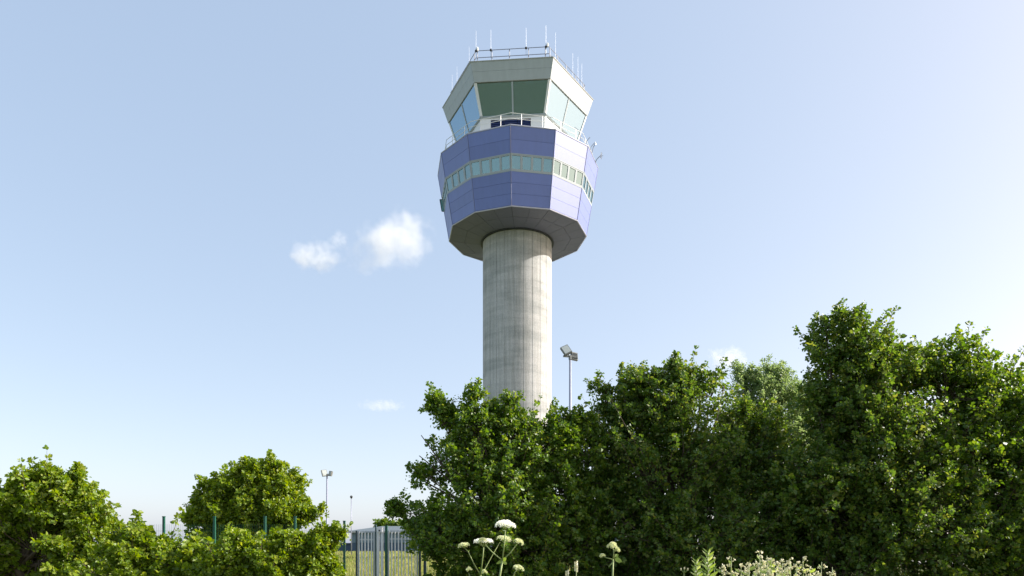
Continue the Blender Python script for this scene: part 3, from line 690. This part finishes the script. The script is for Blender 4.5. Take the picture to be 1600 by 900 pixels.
# ------------------------------------------------------------------ foreground wild plants
def floret_cap(mb, c, r, n, dome, ax=Vector((0, 0, 1)), sz=.004, lumps=None):
    q = ax.normalized().to_track_quat('Z', 'Y').to_matrix()
    for i in range(n):
        rr = math.sqrt((i+.5)/n)*r; a = i*2.39996
        p = c+q@Vector((rr*math.cos(a), rr*math.sin(a), dome*(1-(rr/r)**2)))
        for j in range(5):
            d = Vector((random.gauss(0, 1), random.gauss(0, 1), random.gauss(0, .5)+.3)).normalized()*sz
            e = d.orthogonal().normalized()*sz*.55; o = p+d*.3
            mb.poly([o, o+d*.6+e, o+d*1.4, o+d*.6-e], [(0, 1, 2, 3)])
def umbel(top, width, root, m='umbel', dome=.25, nray=20, tilt=(0, 0), stemlen=.05):
    ax = Vector((tilt[0], tilt[1], 1)).normalized(); q = ax.to_track_quat('Z', 'Y').to_matrix(); r = width/2
    hub = top-ax*(r*.55+.01); st = MB(); fl_ = MB()
    for i in range(nray):
        rr = math.sqrt((i+.4)/nray)*r*.86; a = i*2.39996+random.uniform(-.2, .2)
        c = top+q@Vector((rr*math.cos(a), rr*math.sin(a), dome*r*(1-(rr/r)**2)-dome*r))
        c += Vector((0, 0, random.uniform(-.004, .004)))
        st.tube([hub, lerp(hub, c, .6)+(c-hub).cross(Vector((0, 0, 1)))*0, c-ax*.004], .0012, 4)
        floret_cap(fl_, c, r/math.sqrt(nray)*1.15, 16, .006, (c-hub).normalized(), sz=.0048)
    fo = fl_.build('flower_head', M[m], root); st.build('rays', M['stem'], fo); return hub
def stem(mb, pts, r0, r1):
    n = len(pts); mb.tube(pts, [r0+(r1-r0)*i/(n-1) for i in range(n)], 7)
def bract(mb, p, d, L, wdt):
    d = Vector(d).normalized(); s = d.cross(Vector((.2, -1, .3))).normalized()
    mb.poly([p, p+d*L*.35+s*wdt, p+d*L*.75+s*wdt*.7+Vector((0, 0, -.004)), p+d*L, p+d*L*.75-s*wdt*.7, p+d*L*.35-s*wdt], [(0, 1, 2, 3), (0, 3, 4, 5)])
def plant_root(name, px, D, label, cat, group):
    b = at(px, 852, D); r = empty(name, (b.x, D, 0)); tag(r, label, cat, group); return r, Vector((b.x, D, 0))
def pt(px, py, D, o, dy=0): return at(px, py, D)+Vector((0, dy, 0))-o
HG = 'hogweed stalks in the foreground'
# tall middle one
D = 5.0; r, o = plant_root('hogweed', 778, D, 'tallest hogweed stalk with a domed white flower head on top', 'wildflower', HG)
s = MB(); node = pt(785, 876, D, o)
stem(s, [Vector((0, 0, 0)), Vector((0, 0, .7)), pt(780, 905, D, o), node], .010, .0065); stem(s, [node, pt(788, 850, D, o), pt(789.5, 829, D, o)], .0058, .0042)
stem(s, [node, pt(768, 862, D, o, .03), pt(758, 851, D, o, .04)], .0045, .003); stem(s, [node, pt(797, 864, D, o), pt(808, 850, D, o)], .0045, .003)
s.build('stalk', M['stem'], r, True)
l = MB(); bract(l, node, (-1, 0, -.5), .05, .012); bract(l, node, (.7, -.5, .5), .04, .014); bract(l, node, (.5, -.3, -.4), .045, .012); l.build('leaf', M['herb'], r)
umbel(pt(790, 814.5, D, o), .155, r, dome=.55, nray=26, tilt=(.06, 0)); umbel(pt(812.5, 844, D, o), .07, r, 'bud', .6, 10, (.5, 0))
umbel(pt(753, 842, D, o, .05), .055, r, 'bud', .6, 8, (-.1, 0))
D = 5.1; r, o = plant_root('hogweed', 751, D, 'hogweed with a flat white flower head and three smaller ones, left of the tallest', 'wildflower', HG)
s = MB(); node = pt(751, 899, D, o)
stem(s, [Vector((0, 0, 0)), Vector((0.01, 0, .7)), pt(750, 925, D, o), node], .009, .006); stem(s, [node, pt(754.5, 870, D, o), pt(756, 853, D, o)], .0045, .0035)
stem(s, [node, pt(740, 880, D, o), pt(731.5, 862, D, o), pt(727, 857, D, o)], .004, .0028); stem(s, [node, pt(757, 890, D, o, .04), pt(770, 866, D, o, .06), pt(781, 847, D, o, .08)], .0035, .0025)
stem(s, [pt(742, 925, D, o), pt(736, 905, D, o), pt(732, 895, D, o)], .003, .002)
s.build('stalk', M['stem'], r, True)
l = MB(); bract(l, pt(732, 863, D, o), (.3, 0, 1), .02, .006); bract(l, node+Vector((0, 0, .01)), (.6, -.2, .8), .045, .012); l.build('leaf', M['herb'], r)
umbel(pt(756, 844.5, D, o), .145, r, dome=.1, nray=22); umbel(pt(725, 850, D, o), .08, r, 'bud', .35, 11, (-.1, 0)); umbel(pt(788, 839, D, o, .08), .11, r, 'bud', .35, 13, (.15, 0)); umbel(pt(731.5, 888, D, o), .035, r, 'bud', 1.2, 7, (-.3, 0)); umbel(pt(757, 892, D, o, -.03), .03, r, 'bud', 1.2, 6)
D = 4.9; r, o = plant_root('hogweed', 800, D, 'short hogweed with one small greenish head low on the right of the tallest', 'wildflower', HG)
s = MB(); stem(s, [Vector((0, 0, 0)), Vector((0, 0, .8)), pt(801, 905, D, o), pt(804, 895, D, o), pt(808, 890, D, o)], .006, .003); s.build('stalk', M['stem'], r, True); umbel(pt(811, 885, D, o), .075, r, 'bud', .5, 10, (.25, 0))
D = 5.0; r, o = plant_root('hogweed', 957, D, 'solitary hogweed with clustered buds and a curled leaf, right of the white flower heads', 'wildflower', HG)
s = MB(); node = pt(958, 874, D, o); stem(s, [Vector((0, 0, 0)), Vector((0, 0, .8)), pt(957, 905, D, o), node], .008, .0058); stem(s, [node, pt(959, 864, D, o), pt(958, 857, D, o)], .0045, .003)
stem(s, [node, pt(949, 872, D, o), pt(942, 869, D, o)], .0042, .003); stem(s, [node, pt(963, 866, D, o)], .003, .002); stem(s, [pt(958, 878, D, o), pt(951, 886, D, o)], .005, .003); s.build('stalk', M['stem'], r, True)
l = MB(); bract(l, pt(960, 872, D, o), (.8, -.3, -.4), .06, .018); bract(l, pt(960, 870, D, o), (.7, .1, .4), .035, .014); l.build('leaf', M['herb'], r)
umbel(pt(957.5, 849, D, o), .07, r, 'bud', 1.0, 12, (.1, 0)); umbel(pt(965.5, 858, D, o), .03, r, 'bud', 1.2, 7, (.2, 0)); umbel(pt(940, 867, D, o), .035, r, 'bud', 1.0, 7, (-.4, 0))

def spike_plant(px, D, top, kind, label, name, cat, group, lean=0, wpx=10, seedv=0):
    random.seed(seedv); r, o = plant_root(name, px, D, label, cat, group)
    tpt = pt(px+lean, top, D, o); s = MB(); path = [Vector((0, 0, 0)), Vector((random.uniform(-.03, .03), 0, .6)), lerp(Vector((0, 0, 0)), tpt, .85)+Vector((random.uniform(-.01, .01), 0, 0)), tpt]
    stem(s, path, .005, .002); h_ = MB(); l = MB(); wm = wpx/F*D
    if kind == 'seed':      # loose branching heads of pale lumps
        for i in range(16):
            t = random.random(); b = lerp(tpt, path[2], t*1.1); d = Vector((random.uniform(-1, 1), random.uniform(-1, 1), random.uniform(.2, 1))).normalized(); e = b+d*wm*(.25+.55*t)
            s.tube([b, e], .0012, 4)
            for j in range(5): h_.ball(e+Vector((random.gauss(0, .006), random.gauss(0, .006), random.gauss(0, .005))), random.uniform(.003, .0065), seg=5, ring=4)
        for i in range(10): b = lerp(path[1], tpt, .45+i*.055); a = random.uniform(0, 6.28); bract(l, b, (math.cos(a), math.sin(a), .6), .06, .012)
    elif kind == 'leafy':
        for i in range(46):
            t = i/46; b = lerp(tpt, path[2], t*1.3); a = i*2.4; bract(l, b, (math.cos(a), math.sin(a), .9-.5*t), wm*(.45+.5*t), .0065+.004*t)
            if i % 3 == 0: h_.ball(b+Vector((math.cos(a), math.sin(a), .3))*.012, .0055, seg=5, ring=4)
        l2 = 0
    elif kind == 'fork':
        for dx in (-1, 0, 1):
            b = tpt-Vector((0, 0, .035)); e = tpt+Vector((dx*.022, random.uniform(-.01, .01), abs(dx)*-.006)); s.tube([b, e], .0022, 5); h_ = MB(); h_.ball(e, (.0055, .0055, .010), seg=6, ring=5); h_.build('bud', M['seed'], r, True)
    elif kind == 'bud': h_.ball(tpt, .008, seg=7, ring=5)
    else:                   # 'grass': a spike of seeds
        h_.tube([lerp(tpt, path[2], .3), tpt], .003, 5)
        for i in range(9):
            b = lerp(tpt, path[2], i*.035); h_.ball(b+Vector((.008*(-1)**i, random.uniform(-.005, .005), 0)), (.005, .004, .010), seg=5, ring=4)
    s.build('stalk', M['stem'], r, True)
    if kind != 'fork': h_.build('flower_head', M['seed'], r)
    if l.v: l.build('leaves', M['herb'], r)
G1 = 'weeds along the bottom right'
spike_plant(1100, 4.8, 862, 'leafy', 'tall leafy green spike with narrow leaves at the bottom edge', 'leafy_weed', 'weed', G1, 6, 26, 1)
spike_plant(1091, 4.85, 876, 'leafy', 'shorter leafy spike leaning left of the tall leafy one', 'leafy_weed', 'weed', G1, -3, 22, 2)
spike_plant(1118, 4.9, 872, 'bud', 'thin bare stalk with a single round bud between the leafy spike and the seed heads', 'bud_stalk', 'weed', G1, -2, 5, 3)
spike_plant(1069, 4.8, 888, 'fork', 'small stalk ending in three pale buds like a fork', 'forked_weed', 'weed', G1, 0, 8, 4)
spike_plant(899, 4.9, 878, 'grass', 'pale grass seed head right of the white flowers', 'seed_grass', 'grass stalk', 'grass stalks at the bottom edge', 1, 8, 5)
spike_plant(888, 4.9, 892, 'grass', 'shorter grass seed head just left of another', 'seed_grass', 'grass stalk', 'grass stalks at the bottom edge', -2, 8, 6)
spike_plant(1143, 4.9, 870, 'seed', 'creamy seed head standing apart at the left of the pale clump', 'seeding_weed', 'weed', 'creamy seeding weeds at bottom right', 0, 16, 7)
pos = [(1130, 884), (1158, 884), (1166, 889), (1172, 880), (1180, 874), (1186, 862), (1191, 872), (1197, 868), (1203, 876), (1208, 871), (1214, 880), (1221, 876), (1228, 883), (1236, 874), (1246, 880), (1256, 872), (1268, 884), (1284, 878), (1300, 886), (1152, 893), (1200, 886), (1216, 890), (1184, 890), (1232, 892)]
for i, (px, py) in enumerate(pos):
    spike_plant(px, 4.7+(i*37 % 10)*.05, py, 'seed', 'creamy seeding weed, one of the tangled pale clump at the bottom right', 'seeding_weed', 'weed', 'creamy seeding weeds at bottom right', random.uniform(-3, 3), 15, 20+i)

# ------------------------------------------------------------------ clouds
def cloud(px, py, wpx, hpx, dens, label, seedv, D=2500, thr=.0, soft=1.0, rot=0, dep=.7):
    p = at(px, py, D); rx, rz = wpx/2/F*D, hpx/2/F*D
    bm_ = MB(); bm_.ball((0, 0, 0), 1.0, seg=24, ring=16)
    m = bpy.data.materials.new('cloud_vapour'); m.use_nodes = True; n = m.node_tree; n.nodes.clear()
    o = N(n, 'ShaderNodeOutputMaterial'); v = N(n, 'ShaderNodeVolumePrincipled'); v.inputs['Color'].default_value = (1, 1, 1, 1); v.inputs['Anisotropy'].default_value = .0
    tc = N(n, 'ShaderNodeTexCoord'); ln = N(n, 'ShaderNodeVectorMath', operation='LENGTH'); n.links.new(tc.outputs['Object'], ln.inputs[0])
    mp = N(n, 'ShaderNodeMapping'); mp.inputs['Scale'].default_value = (1.0*rx/rz, 1.0*dep*rx/rz, 1.0); mp.inputs['Location'].default_value = (seedv*3.7, seedv*1.3, seedv)
    n.links.new(tc.outputs['Object'], mp.inputs[0])
    no = N(n, 'ShaderNodeTexNoise'); no.inputs['Scale'].default_value = 1.5; no.inputs['Detail'].default_value = 7; no.inputs['Roughness'].default_value = .55
    n.links.new(mp.outputs[0], no.inputs['Vector'])
    # density = clamp((1 - |p|) + (noise-.5)*k - thr) 
    a = N(n, 'ShaderNodeMath', operation='MULTIPLY_ADD'); a.inputs[1].default_value = 2.6; a.inputs[2].default_value = -1.3+.62-thr; n.links.new(no.outputs['Fac'], a.inputs[0])
    pw = N(n, 'ShaderNodeMath', operation='POWER'); pw.inputs[1].default_value = 2.0; n.links.new(ln.outputs['Value'], pw.inputs[0])
    s_ = N(n, 'ShaderNodeMath', operation='SUBTRACT'); n.links.new(a.outputs[0], s_.inputs[0]); n.links.new(pw.outputs[0], s_.inputs[1])
    mr = N(n, 'ShaderNodeMapRange', interpolation_type='SMOOTHSTEP'); mr.inputs['From Min'].default_value = 0; mr.inputs['From Max'].default_value = soft
    mr.inputs['To Max'].default_value = dens; n.links.new(s_.outputs[0], mr.inputs['Value'])
    n.links.new(mr.outputs[0], v.inputs['Density']); n.links.new(v.outputs[0], o.inputs['Volume'])
    ob = bm_.build('cloud', m, None); ob.location = p; ob.scale = (rx, rx*dep, rz); ob.rotation_euler = (0, R(rot), 0)
    tag(ob, label, 'cloud')
cloud(613, 380, 178, 100, .010, 'largest fluffy white cloud left of the tower pod', 1, rot=-22)
cloud(492, 401, 108, 60, .013, 'small white cloud left of the largest one', 2)
cloud(527, 375, 52, 34, .009, 'thin wisp of cloud between the two white clouds', 3, rot=-35)
cloud(597, 634, 90, 22, .006, 'faint flat cloud streak low left of the tower shaft', 4, thr=-.1)
cloud(1137, 561, 84, 48, .016, 'small white cloud low on the right above the pale feathery tree', 5)
